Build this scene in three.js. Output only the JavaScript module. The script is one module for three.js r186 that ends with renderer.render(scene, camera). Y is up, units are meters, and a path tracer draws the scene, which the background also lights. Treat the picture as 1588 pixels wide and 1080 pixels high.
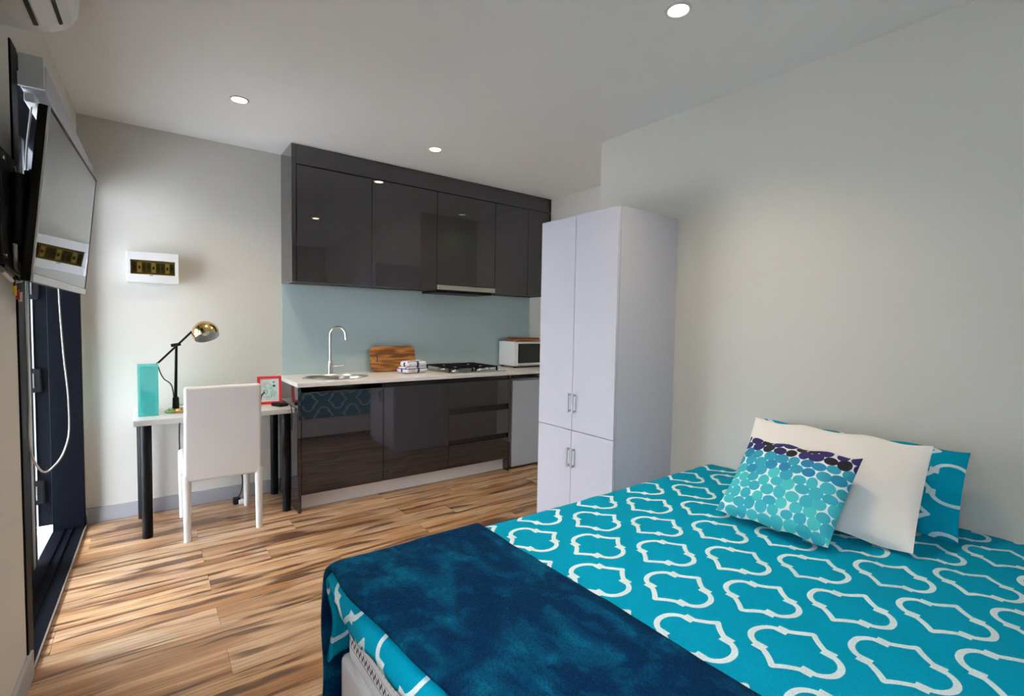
import * as THREE from 'three';
import { RoundedBoxGeometry } from 'three/addons/geometries/RoundedBoxGeometry.js';
import { mergeGeometries, mergeVertices, toCreasedNormals } from 'three/addons/utils/BufferGeometryUtils.js';
import { RectAreaLightUniformsLib } from 'three/addons/lights/RectAreaLightUniformsLib.js';

// ---------------------------------------------------------------- camera, sky, exposure
const scene = new THREE.Scene();
const camera = new THREE.PerspectiveCamera(70.36, 1588 / 1080, 0.05, 200);
camera.position.set(0, 1.36, 4.225);
camera.rotation.set(-0.04759, -0.64304, 0.01703, 'YXZ');
const renderer = new THREE.WebGLRenderer({ antialias: true });
renderer.toneMapping = THREE.LinearToneMapping;
renderer.toneMappingExposure = 1.27;
renderer.shadowMap.enabled = true;
RectAreaLightUniformsLib.init();
scene.background = new THREE.Color().setRGB(36, 39.6, 44);   // bright overcast sky, enters through the open glass door
const DOWNLIGHT = 3.8;                                           // candela-like strength of each ceiling downlight

// ---------------------------------------------------------------- helpers
let seed = 12345;
const rnd = () => { seed = (seed * 1664525 + 1013904223) >>> 0; return seed / 4294967296; };
const rr = (a, b) => a + (b - a) * rnd();
const V = (x, y, z) => new THREE.Vector3(x, y, z);
const lerp = (a, b, t) => a + (b - a) * t;
const clamp = (x, a = 0, b = 1) => Math.min(b, Math.max(a, x));
const smooth = (a, b, x) => { const t = clamp((x - a) / (b - a)); return t * t * (3 - 2 * t); };
const hash = (x, y, s) => { let h = (x * 374761393 + y * 668265263 + s * 974634777) | 0; h = Math.imul(h ^ (h >>> 13), 1274126177); return ((h ^ (h >>> 16)) >>> 0) / 4294967296; };
function noise(x, y, px, py, s) {                                // tileable value noise
  const xi = Math.floor(x), yi = Math.floor(y), fx = x - xi, fy = y - yi;
  const u = fx * fx * (3 - 2 * fx), v = fy * fy * (3 - 2 * fy), m = (a, p) => ((a % p) + p) % p;
  const a = hash(m(xi, px), m(yi, py), s), b = hash(m(xi + 1, px), m(yi, py), s), c = hash(m(xi, px), m(yi + 1, py), s), d = hash(m(xi + 1, px), m(yi + 1, py), s);
  return lerp(lerp(a, b, u), lerp(c, d, u), v);
}
function fbm(x, y, px, py, s, oct = 4) { let t = 0, a = 0.5, k = 1, n = 0; for (let i = 0; i < oct; i++) { t += a * noise(x * k, y * k, px * k, py * k, s + i * 17); n += a; a *= 0.5; k *= 2; } return t / n; }
function tex(w, h, f, srgb = true, wrap = true) {                // f(u, v) -> [r, g, b] in 0..255
  const d = new Uint8Array(w * h * 4);
  for (let j = 0; j < h; j++) for (let i = 0; i < w; i++) { const c = f((i + 0.5) / w, (j + 0.5) / h), k = (j * w + i) * 4; d[k] = clamp(c[0], 0, 255); d[k + 1] = clamp(c[1], 0, 255); d[k + 2] = clamp(c[2], 0, 255); d[k + 3] = 255; }
  const t = new THREE.DataTexture(d, w, h); t.magFilter = THREE.LinearFilter; t.minFilter = THREE.LinearMipmapLinearFilter; t.generateMipmaps = true;
  if (wrap) t.wrapS = t.wrapT = THREE.RepeatWrapping;
  if (srgb) t.colorSpace = THREE.SRGBColorSpace;
  t.needsUpdate = true; return t;
}
const mixc = (a, b, t) => [lerp(a[0], b[0], t), lerp(a[1], b[1], t), lerp(a[2], b[2], t)];
const std = (r, g, b, rough = 0.6, extra = {}) => { const m = new THREE.MeshStandardMaterial({ roughness: rough, ...extra }); m.color.setRGB(r, g, b); return m; };
const phy = (r, g, b, rough = 0.6, extra = {}) => { const m = new THREE.MeshPhysicalMaterial({ roughness: rough, ...extra }); m.color.setRGB(r, g, b); return m; };

const taken = new Map(), base = new Map();
function numbered(name) { const n = taken.get(name) ?? 0; taken.set(name, n + 1); return n ? name + '_' + String(n).padStart(3, '0') : name; }
const LX = -0.315, LT = -0.0266;                                 // the left wall is not quite square to the back wall
function lw(x, y, z) { return [LX + x * Math.cos(LT) + z * Math.sin(LT), y, -x * Math.sin(LT) + z * Math.cos(LT)]; }
function thing(name, label, category, [x, y, z], group, turn = 0) {
  const o = new THREE.Group(); o.name = numbered(name); o.position.set(x, y, z); o.rotation.y = turn; base.set(o, [x, y, z]);
  o.userData.label = label; o.userData.category = category; if (group) o.userData.group = group;
  scene.add(o); return o;
}
function thingL(name, label, category, [x, y, z], group) {       // a thing on the left wall: x out of the wall, z along it
  const o = thing(name, label, category, lw(x, y, z), group, LT); base.set(o, [x, y, z]); return o;
}
function struct(o, label) { o.userData.kind = 'structure'; if (label) o.userData.label = label; return o; }
function part(name, geo, mat, parent, label) {
  const m = new THREE.Mesh(geo, mat); m.name = name; m.castShadow = m.receiveShadow = true; if (label) m.userData.label = label;
  parent.add(m); base.set(m, base.get(parent) ?? [0, 0, 0]); return m;
}
function bx(o, x0, x1, y0, y1, z0, z1, r = 0) {                  // a box from world limits, in the frame of the thing o
  const [a, b, c] = base.get(o) ?? [0, 0, 0], w = x1 - x0, h = y1 - y0, d = z1 - z0;
  const g = r > 0 ? new RoundedBoxGeometry(w, h, d, 2, Math.min(r, w / 2.01, h / 2.01, d / 2.01)) : new THREE.BoxGeometry(w, h, d);
  g.translate((x0 + x1) / 2 - a, (y0 + y1) / 2 - b, (z0 + z1) / 2 - c); return g;
}
function off(o, g) { const [a, b, c] = base.get(o) ?? [0, 0, 0]; g.translate(-a, -b, -c); return g; }
function tube(o, pts, r, seg = 40, rad = 8) { const c = new THREE.CatmullRomCurve3(pts.map((p) => V(...p)), false, 'centripetal'); return off(o, new THREE.TubeGeometry(c, seg, r, rad, false)); }
function rod(o, a, b, r0, r1 = r0, n = 16) {
  const A = V(...a), Bv = V(...b), d = Bv.clone().sub(A), g = new THREE.CylinderGeometry(r1, r0, d.length(), n);
  g.applyQuaternion(new THREE.Quaternion().setFromUnitVectors(V(0, 1, 0), d.normalize())); g.translate((A.x + Bv.x) / 2, (A.y + Bv.y) / 2, (A.z + Bv.z) / 2); return off(o, g);
}
function lathe(o, pts, [x, y, z], n = 40) { const g = new THREE.LatheGeometry(pts.map((p) => new THREE.Vector2(p[0], p[1])), n); g.translate(x, y, z); return off(o, g); }
function merge(...gs) { return mergeGeometries(gs.map((g) => (g.index ? g.toNonIndexed() : g))); }
function boxUV(g) {                                              // uv in metres from the face directions
  const q = g.index ? g.toNonIndexed() : g; q.computeVertexNormals(); const p = q.attributes.position, n = q.attributes.normal, uv = new Float32Array(p.count * 2);
  for (let i = 0; i < p.count; i++) { const ax = Math.abs(n.getX(i)), ay = Math.abs(n.getY(i)), az = Math.abs(n.getZ(i)); let u, v; if (ay >= ax && ay >= az) { u = p.getX(i); v = p.getZ(i); } else if (ax >= az) { u = p.getZ(i); v = p.getY(i); } else { u = p.getX(i); v = p.getY(i); } uv[i * 2] = u; uv[i * 2 + 1] = v; }
  q.setAttribute('uv', new THREE.BufferAttribute(uv, 2)); return q;
}

// ---------------------------------------------------------------- textures
const woodTex = tex(2048, 512, (u, v) => {                       // 2.4 m x four boards of 0.184 m
  const slot = Math.floor(v * 4), y = v * 4, s = slot * 31;
  const warp = (fbm(u * 5, y * 2, 5, 8, 5 + s, 3) - 0.5) * 0.9;
  const band = fbm(u * 4, y * 5 + warp * 2, 4, 20, 11 + s, 4);
  const streak = fbm(u * 6, y * 8 + warp * 3, 6, 32, 23 + s, 3);
  const fine = noise(u * 30, y * 60, 30, 240, 71 + s), patch = fbm(u * 9, y * 1.5, 9, 6, 41 + s, 3);
  let c = mixc([206, 172, 136], [166, 124, 88], smooth(0.3, 0.7, band));
  c = mixc(c, [208, 186, 164], 0.6 * smooth(0.55, 0.75, patch));
  c = mixc(c, [92, 68, 52], 0.9 * smooth(0.56, 0.7, streak) * smooth(0.3, 0.6, patch + band * 0.35));
  c = mixc(c, [128, 90, 60], 0.35 * smooth(0.55, 0.7, fbm(u * 8, y * 22 + warp * 4, 8, 88, 91 + s, 2)));
  return c.map((k) => k * (0.93 + 0.14 * fine));
});
const PX = 0.32, PZ = 0.335;                                     // period of the trellis print, two staggered motifs each
const curve = []; for (let i = 0; i <= 8; i++) { const t = i / 8, k = 1 - t; curve.push([k * k * 0.055 + 2 * k * t * 0.07 + t * t * 0.104, k * k * 0.055 + 2 * k * t * 0.026]); }
const arc = []; for (let i = 0; i <= 8; i++) { const a = (i / 8) * 1.5708; arc.push([0.052 * Math.cos(a) + 0.003, 0.05 + 0.049 * Math.sin(a)]); }
function segd(p, a, b) { const dx = b[0] - a[0], dy = b[1] - a[1], t = clamp(((p[0] - a[0]) * dx + (p[1] - a[1]) * dy) / (dx * dx + dy * dy)); return Math.hypot(p[0] - a[0] - dx * t, p[1] - a[1] - dy * t); }
function motif(x, z) {
  const p = [Math.abs(x), Math.abs(z)]; let d = 9;
  for (let i = 0; i < 8; i++) d = Math.min(d, segd(p, curve[i], curve[i + 1]), segd(p, arc[i], arc[i + 1]));
  const sq = Math.max(Math.abs(p[0] - 0.056), Math.abs(p[1] - 0.055)) - 0.0145;
  return Math.min(d - 0.0078, sq);
}
function trellis(teal, white) {
  return tex(640, 670, (u, v) => {
    let x = u * PX, z = v * PZ, best = 9;
    for (const [cx, cz] of [[0, 0], [PX, 0], [0, PZ], [PX, PZ], [PX / 2, PZ / 2]]) best = Math.min(best, motif(x - cx, z - cz));
    const weave = 0.95 + 0.1 * noise(u * 160, v * 160, 160, 160, 3);
    return mixc(white, teal, smooth(-0.0006, 0.0006, best)).map((k) => k * weave);
  });
}
const duvetTex = trellis([0, 144, 174], [208, 226, 230]);
const blanketTex = tex(1024, 1024, (u, v) => {
  const a = fbm(u * 13 + 2 * fbm(u * 4, v * 4, 4, 4, 3, 3), v * 8 + 3 * fbm(u * 5, v * 5, 5, 5, 21, 2), 13, 8, 8, 5), b = fbm(u * 26, v * 20 + 3 * fbm(u * 6, v * 6, 6, 6, 13, 2), 26, 20, 33, 3), f = noise(u * 380, v * 380, 380, 380, 77);
  const t = clamp(smooth(0.4, 0.75, a) * 0.65 + smooth(0.5, 0.8, b) * 0.45);
  return mixc([0, 37, 70], [2, 80, 110], t).map((k) => k * (0.82 + 0.36 * f));
});
const fuzz = tex(512, 512, (u, v) => { const n = 255 * (0.6 * noise(u * 200, v * 200, 200, 200, 5) + 0.4 * fbm(u * 30, v * 30, 30, 30, 6, 3)); return [n, n, n]; }, false);
const linen = tex(512, 512, (u, v) => { const n = 128 + 70 * (noise(u * 256, v * 40, 256, 40, 5) - 0.5) + 70 * (noise(u * 40, v * 256, 40, 256, 9) - 0.5); return [n, n, n]; }, false);
const dotTex = (() => {
  const dots = [], rows = 10, cols = 9;
  for (let r = 0; r < rows; r++) for (let c = -1; c <= cols; c++) {
    const x = (c + (r % 2 ? 0.75 : 0.25) + rr(-0.1, 0.1)) / cols, y = (r + 0.5 + rr(-0.1, 0.1)) / rows, q = rnd();
    const k = y > 0.84 || (y > 0.77 && q > 0.66) ? [[20, 16, 44], [14, 12, 30], [32, 24, 92]][Math.floor(rnd() * 3)] : mixc(mixc([70, 184, 186], [10, 120, 160], rnd()), y > 0.55 ? [4, 112, 158] : [60, 190, 190], 0.45);
    dots.push([x, y, rr(0.05, 0.062), k, rr(0.85, 1.1)]);
  }
  return tex(640, 640, (u, v) => {
    let c = [222, 232, 234];
    for (const [x, y, r, k, e] of dots) { const d = Math.hypot((u - x) / e, (v - y) * e) - r; if (d < 0.002) c = mixc(k, c, smooth(-0.002, 0.002, d)); }
    return c;
  }, true, false);
})();
const mattTex = tex(512, 256, (u, v) => {                        // mattress border, 0.32 m x 0.28 m: tufted dots and a black zigzag tape low down
  let c = [238, 240, 244];
  const gx = (u * 16) % 1, gy = (v * 12) % 1; if (Math.hypot(gx - 0.5, (gy - 0.5) * 1.2) < 0.2 && v > 0.4) c = [200, 200, 208];
  const zz = Math.abs(((u * 14) % 1) - 0.5) * 2, h = 0.27 + zz * 0.075;
  if (Math.abs(v - h) < 0.017) c = [26, 28, 40];
  if (Math.abs(v - 0.24) < 0.006 || Math.abs(v - 0.375) < 0.005) c = [150, 154, 164];
  return c;
});
const frameTex = tex(256, 320, (u, v) => {                       // the little drawing in the red frame
  let c = [206, 224, 220];
  c = mixc(c, [176, 204, 200], smooth(0.5, 0.7, fbm(u * 5, v * 6, 5, 6, 3, 3)));
  if (u < 0.09 || u > 0.91 || v < 0.08 || v > 0.92) return [232, 228, 222];
  const ring = Math.abs(Math.hypot(u - 0.28, (v - 0.42) * 1.25) - 0.1); if (ring < 0.016) return [92, 120, 120];
  if (Math.hypot((u - 0.74) / 1.6, v - 0.68) < 0.05) return [52, 62, 84];
  if (Math.hypot(u - 0.72, v - 0.84) < 0.05) return [70, 150, 110];
  if (Math.hypot((u - 0.27) / 1.3, v - 0.78) < 0.07) return [206, 160, 170];
  for (let i = 0; i < 5; i++) { const x0 = 0.2 + i * 0.13, w = 0.012; if (Math.abs(u - x0 - 0.03 * Math.sin(v * 40 + i)) < w && v > 0.17 && v < 0.3) return [120, 120, 124]; }
  return c;
}, true, false);
const towelTex = tex(256, 256, (u, v) => {                       // 0.25 m of tea towel: blue check lines, a pink field
  let c = [226, 228, 234];
  if (u < 0.42) c = mixc(c, [222, 178, 196], 0.6 * smooth(0.45, 0.6, fbm(u * 10, v * 10, 10, 10, 4, 2)));
  if (Math.abs(u - 0.55) < 0.045 || Math.abs(v - 0.28) < 0.03) c = [44, 66, 128];
  return c;
});
const boardTex = tex(512, 256, (u, v) => { const n = fbm(u * 3, v * 16 + fbm(u * 3, v * 3, 3, 3, 2, 2), 3, 16, 9, 4), k = noise(u * 40, v * 90, 40, 90, 4); return mixc([186, 126, 62], [112, 66, 28], smooth(0.3, 0.7, n)).map((c) => c * (0.9 + 0.2 * k)); });
const plaster = tex(256, 256, (u, v) => { const n = 128 + 50 * (fbm(u * 24, v * 24, 24, 24, 4, 3) - 0.5); return [n, n, n]; }, false);

// ---------------------------------------------------------------- materials
const M = {
  wall: std(0.675, 0.652, 0.60, 0.85), ceiling: std(0.94, 0.935, 0.915, 0.9), skirting: std(0.36, 0.36, 0.39, 0.5),
  gloss: phy(0.025, 0.020, 0.0225, 0.02, { ior: 1.68 }), carcass: std(0.012, 0.011, 0.013, 0.5), quartz: phy(0.86, 0.845, 0.82, 0.22),
  splash: phy(0.47, 0.59, 0.61, 0.10, { ior: 1.5 }), steel: std(0.62, 0.6, 0.57, 0.28, { metalness: 1 }), chrome: std(0.75, 0.75, 0.74, 0.14, { metalness: 1 }), alu: std(0.82, 0.79, 0.77, 0.42, { metalness: 0.15 }),
  black: phy(0.005, 0.005, 0.006, 0.45, { specularIntensity: 0.35 }), blackGloss: phy(0.004, 0.004, 0.005, 0.04), frame: phy(0.0035, 0.0043, 0.007, 0.5, { specularIntensity: 0.12 }), iron: phy(0.007, 0.007, 0.008, 0.5, { specularIntensity: 0.4 }),
  white: phy(0.72, 0.72, 0.72, 0.3), wardrobe: phy(0.60, 0.60, 0.68, 0.35), plastic: phy(0.80, 0.81, 0.82, 0.4), leather: phy(0.80, 0.78, 0.765, 0.38),
  brass: std(0.72, 0.52, 0.22, 0.16, { metalness: 1 }), red: phy(0.55, 0.02, 0.03, 0.35), brackets: std(0.55, 0.58, 0.6, 0.35, { metalness: 0.5 }),
  glass: phy(1, 1, 1, 0.0, { transmission: 1, thickness: 0, ior: 1.5 }), smoke: phy(0.80, 0.72, 0.46, 0.05, { transmission: 1, thickness: 0, ior: 1.45 }),
  aqua: phy(0.45, 0.90, 0.88, 0.3, { transmission: 0.75, thickness: 0 }), aquaWire: std(0.06, 0.42, 0.44, 0.5),
  duvet: phy(1, 1, 1, 0.75, { map: duvetTex, specularIntensity: 0.08, bumpMap: linen, bumpScale: 0.0004 }),
  blanket: phy(1, 1, 1, 0.9, { map: blanketTex, specularIntensity: 0.15, sheen: 0.5, sheenRoughness: 0.5, sheenColor: new THREE.Color().setRGB(0.0, 0.12, 0.2), bumpMap: fuzz, bumpScale: 0.004 }),
  pillowWhite: phy(0.84, 0.83, 0.81, 0.85, { bumpMap: linen, bumpScale: 0.0004 }), dots: phy(1, 1, 1, 0.8, { map: dotTex }),
  mattress: phy(1, 1, 1, 0.8, { map: mattTex }), mattressTop: std(0.68, 0.68, 0.7, 0.85), bedBase: std(0.80, 0.81, 0.83, 0.9, { bumpMap: fuzz, bumpScale: 0.001 }),
  fridge: phy(0.46, 0.50, 0.56, 0.3), board: phy(1, 1, 1, 0.45, { map: boardTex }), towel: phy(1, 1, 1, 0.9, { map: towelTex }), photo: phy(1, 1, 1, 0.3, { map: frameTex }),
  sillEdge: std(0.16, 0.12, 0.09, 0.5), screen: phy(0.004, 0.004, 0.005, 0.03, { specularIntensity: 0.7, ior: 1.42 }), render: std(0.38, 0.38, 0.38, 0.9),
  cable: std(0.012, 0.012, 0.012, 0.5), cord: phy(0.7, 0.7, 0.68, 0.5), deck: std(0.30, 0.302, 0.31, 0.8), fence: phy(0.012, 0.0125, 0.014, 0.8, { specularIntensity: 0.1 }), blind: std(0.5, 0.51, 0.55, 0.8), subfloor: std(0.03, 0.02, 0.014, 0.9), concrete: std(0.72, 0.70, 0.69, 0.9),
};
M.wall.bumpMap = plaster; M.wall.bumpScale = 0.0006;

// ---------------------------------------------------------------- setting: floor of separate planks, walls, ceiling
const floor = struct(thing('floor', 'multi-toned tan timber plank floor', 'floor', [0, 0, 0]));
part('subfloor', bx(floor, -0.455, 3.4, -0.05, -0.0125, -0.02, 5.5), M.subfloor, floor);
const woods = [[0.79, 0.79, 0.79], [0.69, 0.66, 0.63], [0.86, 0.83, 0.79], [0.76, 0.70, 0.62]].map((c) => phy(...c, 0.3, { map: woodTex }));
{
  const pw = 0.1835, L = 1.22;
  for (let r = -1; r < 30; r++) {
    const z0 = Math.max(-0.01, 0.115 + r * pw), z1 = Math.min(5.5, 0.115 + (r + 1) * pw); if (z1 - z0 < 0.02) continue;
    let x = 0.26 - 4 * L + (r % 2 ? rr(0.3, 0.9) : 0);
    for (; x < 3.4; x += L) {
      const x0 = Math.max(-0.455, x), x1 = Math.min(3.4, x + L); if (x1 - x0 < 0.03) continue;
      const g = new THREE.BoxGeometry(x1 - x0 - 0.0014, 0.012, z1 - z0 - 0.0012), uv = g.attributes.uv, p = g.attributes.position, du = rnd(), slot = Math.floor(rnd() * 4), fl = rnd() < 0.5;
      for (let i = 0; i < uv.count; i++) { const tz = (p.getZ(i) / pw + 0.5); uv.setXY(i, du + (fl ? -1 : 1) * p.getX(i) / 2.4, (slot + clamp(tz, 0.01, 0.99)) / 4); }
      g.translate((x0 + x1) / 2, -0.006, (z0 + z1) / 2);
      part('plank', g, woods[Math.floor(rnd() * 4)], floor);
    }
  }
}
function wallBox(name, label, lims) { const o = struct(thing(name, label, 'wall', [lims[0], lims[2], lims[4]])); part('plaster', bx(o, ...lims), M.wall, o); return o; }
wallBox('wall_back', 'off-white plaster wall behind the desk and the kitchen', [-0.463, 3.52, -0.05, 2.65, -0.13, 0]);
wallBox('wall_right', 'off-white plaster wall at the head of the bed', [2.61, 2.73, -0.05, 2.65, 1.752, 5.5]);
wallBox('wall_return', 'short off-white return wall closing the kitchen alcove', [2.73, 3.39, -0.05, 2.65, 1.752, 1.87]);
wallBox('wall_alcove', 'off-white side wall at the right end of the kitchen', [3.39, 3.52, -0.05, 2.65, 0, 1.87]);
wallBox('wall_rear', 'off-white plaster wall opposite the kitchen', [-0.7, 2.73, -0.05, 2.65, 5.5, 5.62]);
{
  const o = struct(thingL('wall_left', 'off-white plaster wall pierced by the black glazed door', 'wall', [0, 0, 0]));
  part('plaster', bx(o, -0.15, 0, -0.05, 2.65, 1.736, 3.95), M.wall, o); part('plaster', bx(o, -0.15, 0, -0.05, 2.65, 4.75, 5.6), M.wall, o);
  part('plaster', bx(o, -0.15, 0, -0.05, 1.2, 3.95, 4.75), M.wall, o); part('plaster', bx(o, -0.15, 0, 2.3, 2.65, 3.95, 4.75), M.wall, o);
  const wn = struct(thingL('window_1', 'black framed window in the wall opposite the bed head', 'window', [-0.08, 1.2, 3.95]));
  for (const [a, b, c, d] of [[1.2, 1.25, 3.95, 4.75], [2.25, 2.3, 3.95, 4.75], [1.25, 2.25, 3.95, 4.0], [1.25, 2.25, 4.7, 4.75], [1.25, 2.25, 4.33, 4.37]]) part('frame_bar', bx(wn, -0.11, -0.06, a, b, c, d, 0.003), M.frame, wn);
  for (const [c, d] of [[4.0, 4.33], [4.37, 4.7]]) part('pane', bx(wn, -0.088, -0.082, 1.25, 2.25, c, d), M.glass, wn);
  part('plaster', bx(o, -0.15, 0, 2.33, 2.65, 0.03, 1.736), M.wall, o);
  part('plaster', bx(o, -0.15, 0, -0.05, 2.65, -0.02, 0.03), M.wall, o);
  const c = struct(thing('ceiling', 'flat off-white plaster ceiling', 'ceiling', [0, 2.65, 0])); part('plaster', bx(c, -0.75, 3.52, 2.65, 2.8, -0.13, 5.62), M.ceiling, c);
  const b1 = struct(thing('baseboard_back', 'grey skirting board along the wall under the desk', 'skirting', [0, 0, 0])); part('board', bx(b1, -0.31, 0.858, 0, 0.1, 0, 0.014, 0.003), M.skirting, b1);
  const b2 = struct(thingL('baseboard_left', 'grey skirting board along the wall beside the door', 'skirting', [0, 0, 1.7])); part('board', bx(b2, 0, 0.014, 0, 0.1, 1.7, 5.49, 0.003), M.skirting, b2);
  const b3 = struct(thing('baseboard_right', 'grey skirting board behind the bed head', 'skirting', [2.6, 0, 2.41])); part('board', bx(b3, 2.596, 2.61, 0, 0.1, 2.42, 5.49, 0.003), M.skirting, b3);
}

// ---------------------------------------------------------------- the black folding glass door and what lies outside
{
  const d = struct(thingL('door_1', 'black aluminium folding glass door, one leaf folded open outside', 'door', [0, 0, 0.03]));
  part('jamb', bx(d, -0.15, 0.004, 0, 2.33, 0.03, 0.085, 0.003), M.frame, d);
  part('jamb', bx(d, -0.15, 0.006, 0, 2.335, 1.645, 1.735, 0.003), M.frame, d);
  part('head', bx(d, -0.15, 0.004, 2.27, 2.33, 0.085, 1.645, 0.003), M.frame, d);
  part('sill', bx(d, -0.152, 0.004, -0.04, 0.012, 0.03, 1.69, 0.003), M.frame, d);
  part('sill_edge', bx(d, 0.004, 0.012, 0, 0.014, 0.03, 1.69, 0.002), M.sillEdge, d, 'thin bronze edge strip along the floor');
  part('track', bx(d, -0.10, -0.092, 0.012, 0.022, 0.085, 1.645), M.frame, d);
  part('track', bx(d, -0.06, -0.052, 0.012, 0.022, 0.085, 1.645), M.frame, d);
  function leaf(x0, x1, z0, z1, along, mid) {                         // along 'z': in the wall plane, 'x': folded square to it
    if (mid) part('mullion', bx(d, x0, x1, 0.115, 2.185, mid[0], mid[1], 0.003), M.frame, d);
    const l = part('leaf_bottom_rail', bx(d, x0, x1, 0.025, 0.115, z0, z1, 0.003), M.frame, d), w = along === 'x' ? 0.15 : 0.065;
    part('leaf_top_rail', bx(d, x0, x1, 2.185, 2.262, z0, z1, 0.003), M.frame, d);
    if (along === 'z') { part('stile', bx(d, x0, x1, 0.115, 2.185, z0, z0 + w, 0.003), M.frame, d); part('stile', bx(d, x0, x1, 0.115, 2.185, z1 - w, z1, 0.003), M.frame, d); part('pane', bx(d, (x0 + x1) / 2 - 0.003, (x0 + x1) / 2 + 0.003, 0.115, 2.185, z0 + w, z1 - w), M.glass, d); }
    else { part('stile', bx(d, x0, x0 + w, 0.115, 2.185, z0, z1, 0.003), M.frame, d); part('stile', bx(d, x1 - w, x1, 0.115, 2.185, z0, z1, 0.003), M.frame, d); part('pane', bx(d, x0 + w, x1 - w, 0.115, 2.185, (z0 + z1) / 2 - 0.003, (z0 + z1) / 2 + 0.003), M.glass, d); }
    return l;
  }
  leaf(-0.168, -0.140, 0.60, 1.64, 'z', [0.72, 0.80]);
  leaf(-0.80, -0.156, -0.095, -0.06, 'x');
  leaf(-0.80, -0.156, -0.05, -0.015, 'x');
  part('edge_strip', bx(d, -0.242, -0.228, 0.03, 2.26, -0.014, -0.006), M.brackets, d, 'pale metal edge of the leaf');
  part('edge_strip', bx(d, -0.140, -0.137, 0.03, 2.26, 0.665, 0.712), M.brackets, d, 'pale metal edge of the leaf');
  part('edge_strip', bx(d, -0.140, -0.137, 0.03, 2.26, 0.80, 0.835), M.brackets, d, 'pale metal edge of the leaf');
  for (const y of [1.54, 0.96, 0.25]) {
    const h = part('hinge', bx(d, -0.25, -0.195, y - 0.075, y + 0.075, -0.012, 0.012, 0.006), M.black, d);
    part('hinge_pin', rod(d, [-0.232, y - 0.045, 0.014], [-0.232, y + 0.045, 0.014], 0.006), M.brackets, h);
  }
  const deck = struct(thing('deck', 'grey timber deck boards outside the door', 'deck', [-0.5, -0.06, 0]));
  for (let i = 0; i < 22; i++) { const x1 = -0.478 - i * 0.096; part('deck_board', bx(deck, x1 - 0.09, x1, -0.062, -0.035, -1.5, 4.2, 0.003), M.deck, deck); }
  const gnd = struct(thing('ground', 'concrete ground under the deck', 'ground', [-0.5, -0.1, 0])); part('slab', bx(gnd, -40, -0.47, -0.2, -0.09, -40, 40), M.concrete, gnd);
  const ev = struct(thing('eave', 'dark soffit of the roof eave outside above the door', 'eave', [-0.5, 2.45, 1])); part('soffit', bx(ev, -2.4, -0.53, 2.5, 2.56, -1.5, 4.5), M.fence, ev);
  for (let i = 0; i < 5; i++) part('rafter', bx(ev, -2.4, -0.53, 2.44, 2.5, -1.2 + i * 1.1, -1.15 + i * 1.1), M.fence, ev);
  const nb = thing('neighbour_wall', 'pale rendered wall of the neighbouring house across the yard', 'wall', [-6, -0.1, 2]); part('render', bx(nb, -6.3, -6.0, -0.1, 4.6, -9, 13), M.render, nb); part('capping', bx(nb, -6.34, -5.96, 4.6, 4.66, -9.02, 13.02), M.concrete, nb);
  const ps = thing('privacy_screen', 'tall dark slatted privacy screen beside the open door outside', 'screen', [-1.3, -0.06, 2.3]);
  for (let i = 0; i < 24; i++) part('slat', bx(ps, -2.3, -0.58, 0.0 + i * 0.1, 0.092 + i * 0.1, 2.3, 2.32), M.fence, ps);
  for (const x of [-2.26, -0.62]) part('post', bx(ps, x - 0.03, x + 0.03, -0.06, 2.4, 2.32, 2.38), M.fence, ps);
  const f = thing('slat_fence', 'dark slatted fence at the end of the outside deck', 'fence', [-1.6, -0.06, -1.5]);
  for (let i = 0; i < 26; i++) part('slat', bx(f, -2.7, -0.62, 0.0 + i * 0.095, 0.085 + i * 0.095, -1.53, -1.51), M.fence, f);
  for (const x of [-2.65, -1.65, -0.68]) part('post', bx(f, x - 0.03, x + 0.03, -0.06, 2.44, -1.59, -1.53), M.fence, f);
}
{ // roller blind box with its chain
  const b = thingL('roller_blind', 'grey roller blind box above the black door', 'blind', [0, 2.2, 0.03]);
  part('cassette', bx(b, 0.005, 0.08, 2.215, 2.315, 0.035, 1.6, 0.008), M.blind, b);
  part('end_bracket', bx(b, 0, 0.075, 2.22, 2.34, 1.6, 1.612, 0.003), M.plastic, b);
  part('end_bracket', bx(b, 0, 0.075, 2.22, 2.34, 0.022, 0.035, 0.003), M.plastic, b);
  part('bottom_bar', bx(b, 0.012, 0.045, 2.172, 2.208, 0.05, 1.59, 0.006), M.plastic, b, 'white bottom bar of the rolled blind');
  const chain = [[0.03, 2.22, 1.53], [0.006, 2.0, 1.52], [0.005, 1.75, 1.55], [0.007, 1.45, 1.60], [0.018, 1.05, 1.68], [0.022, 0.86, 1.70], [0.03, 0.745, 1.56], [0.035, 0.71, 1.33], [0.035, 0.72, 1.05], [0.03, 0.78, 0.86], [0.03, 0.95, 0.86], [0.03, 1.2, 0.98], [0.03, 1.5, 1.06], [0.035, 1.9, 1.08], [0.035, 2.22, 1.09]];
  part('chain', tube(b, chain, 0.0035, 160, 6), M.cord, b, 'white pull chain hanging in a loop');
}

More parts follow.
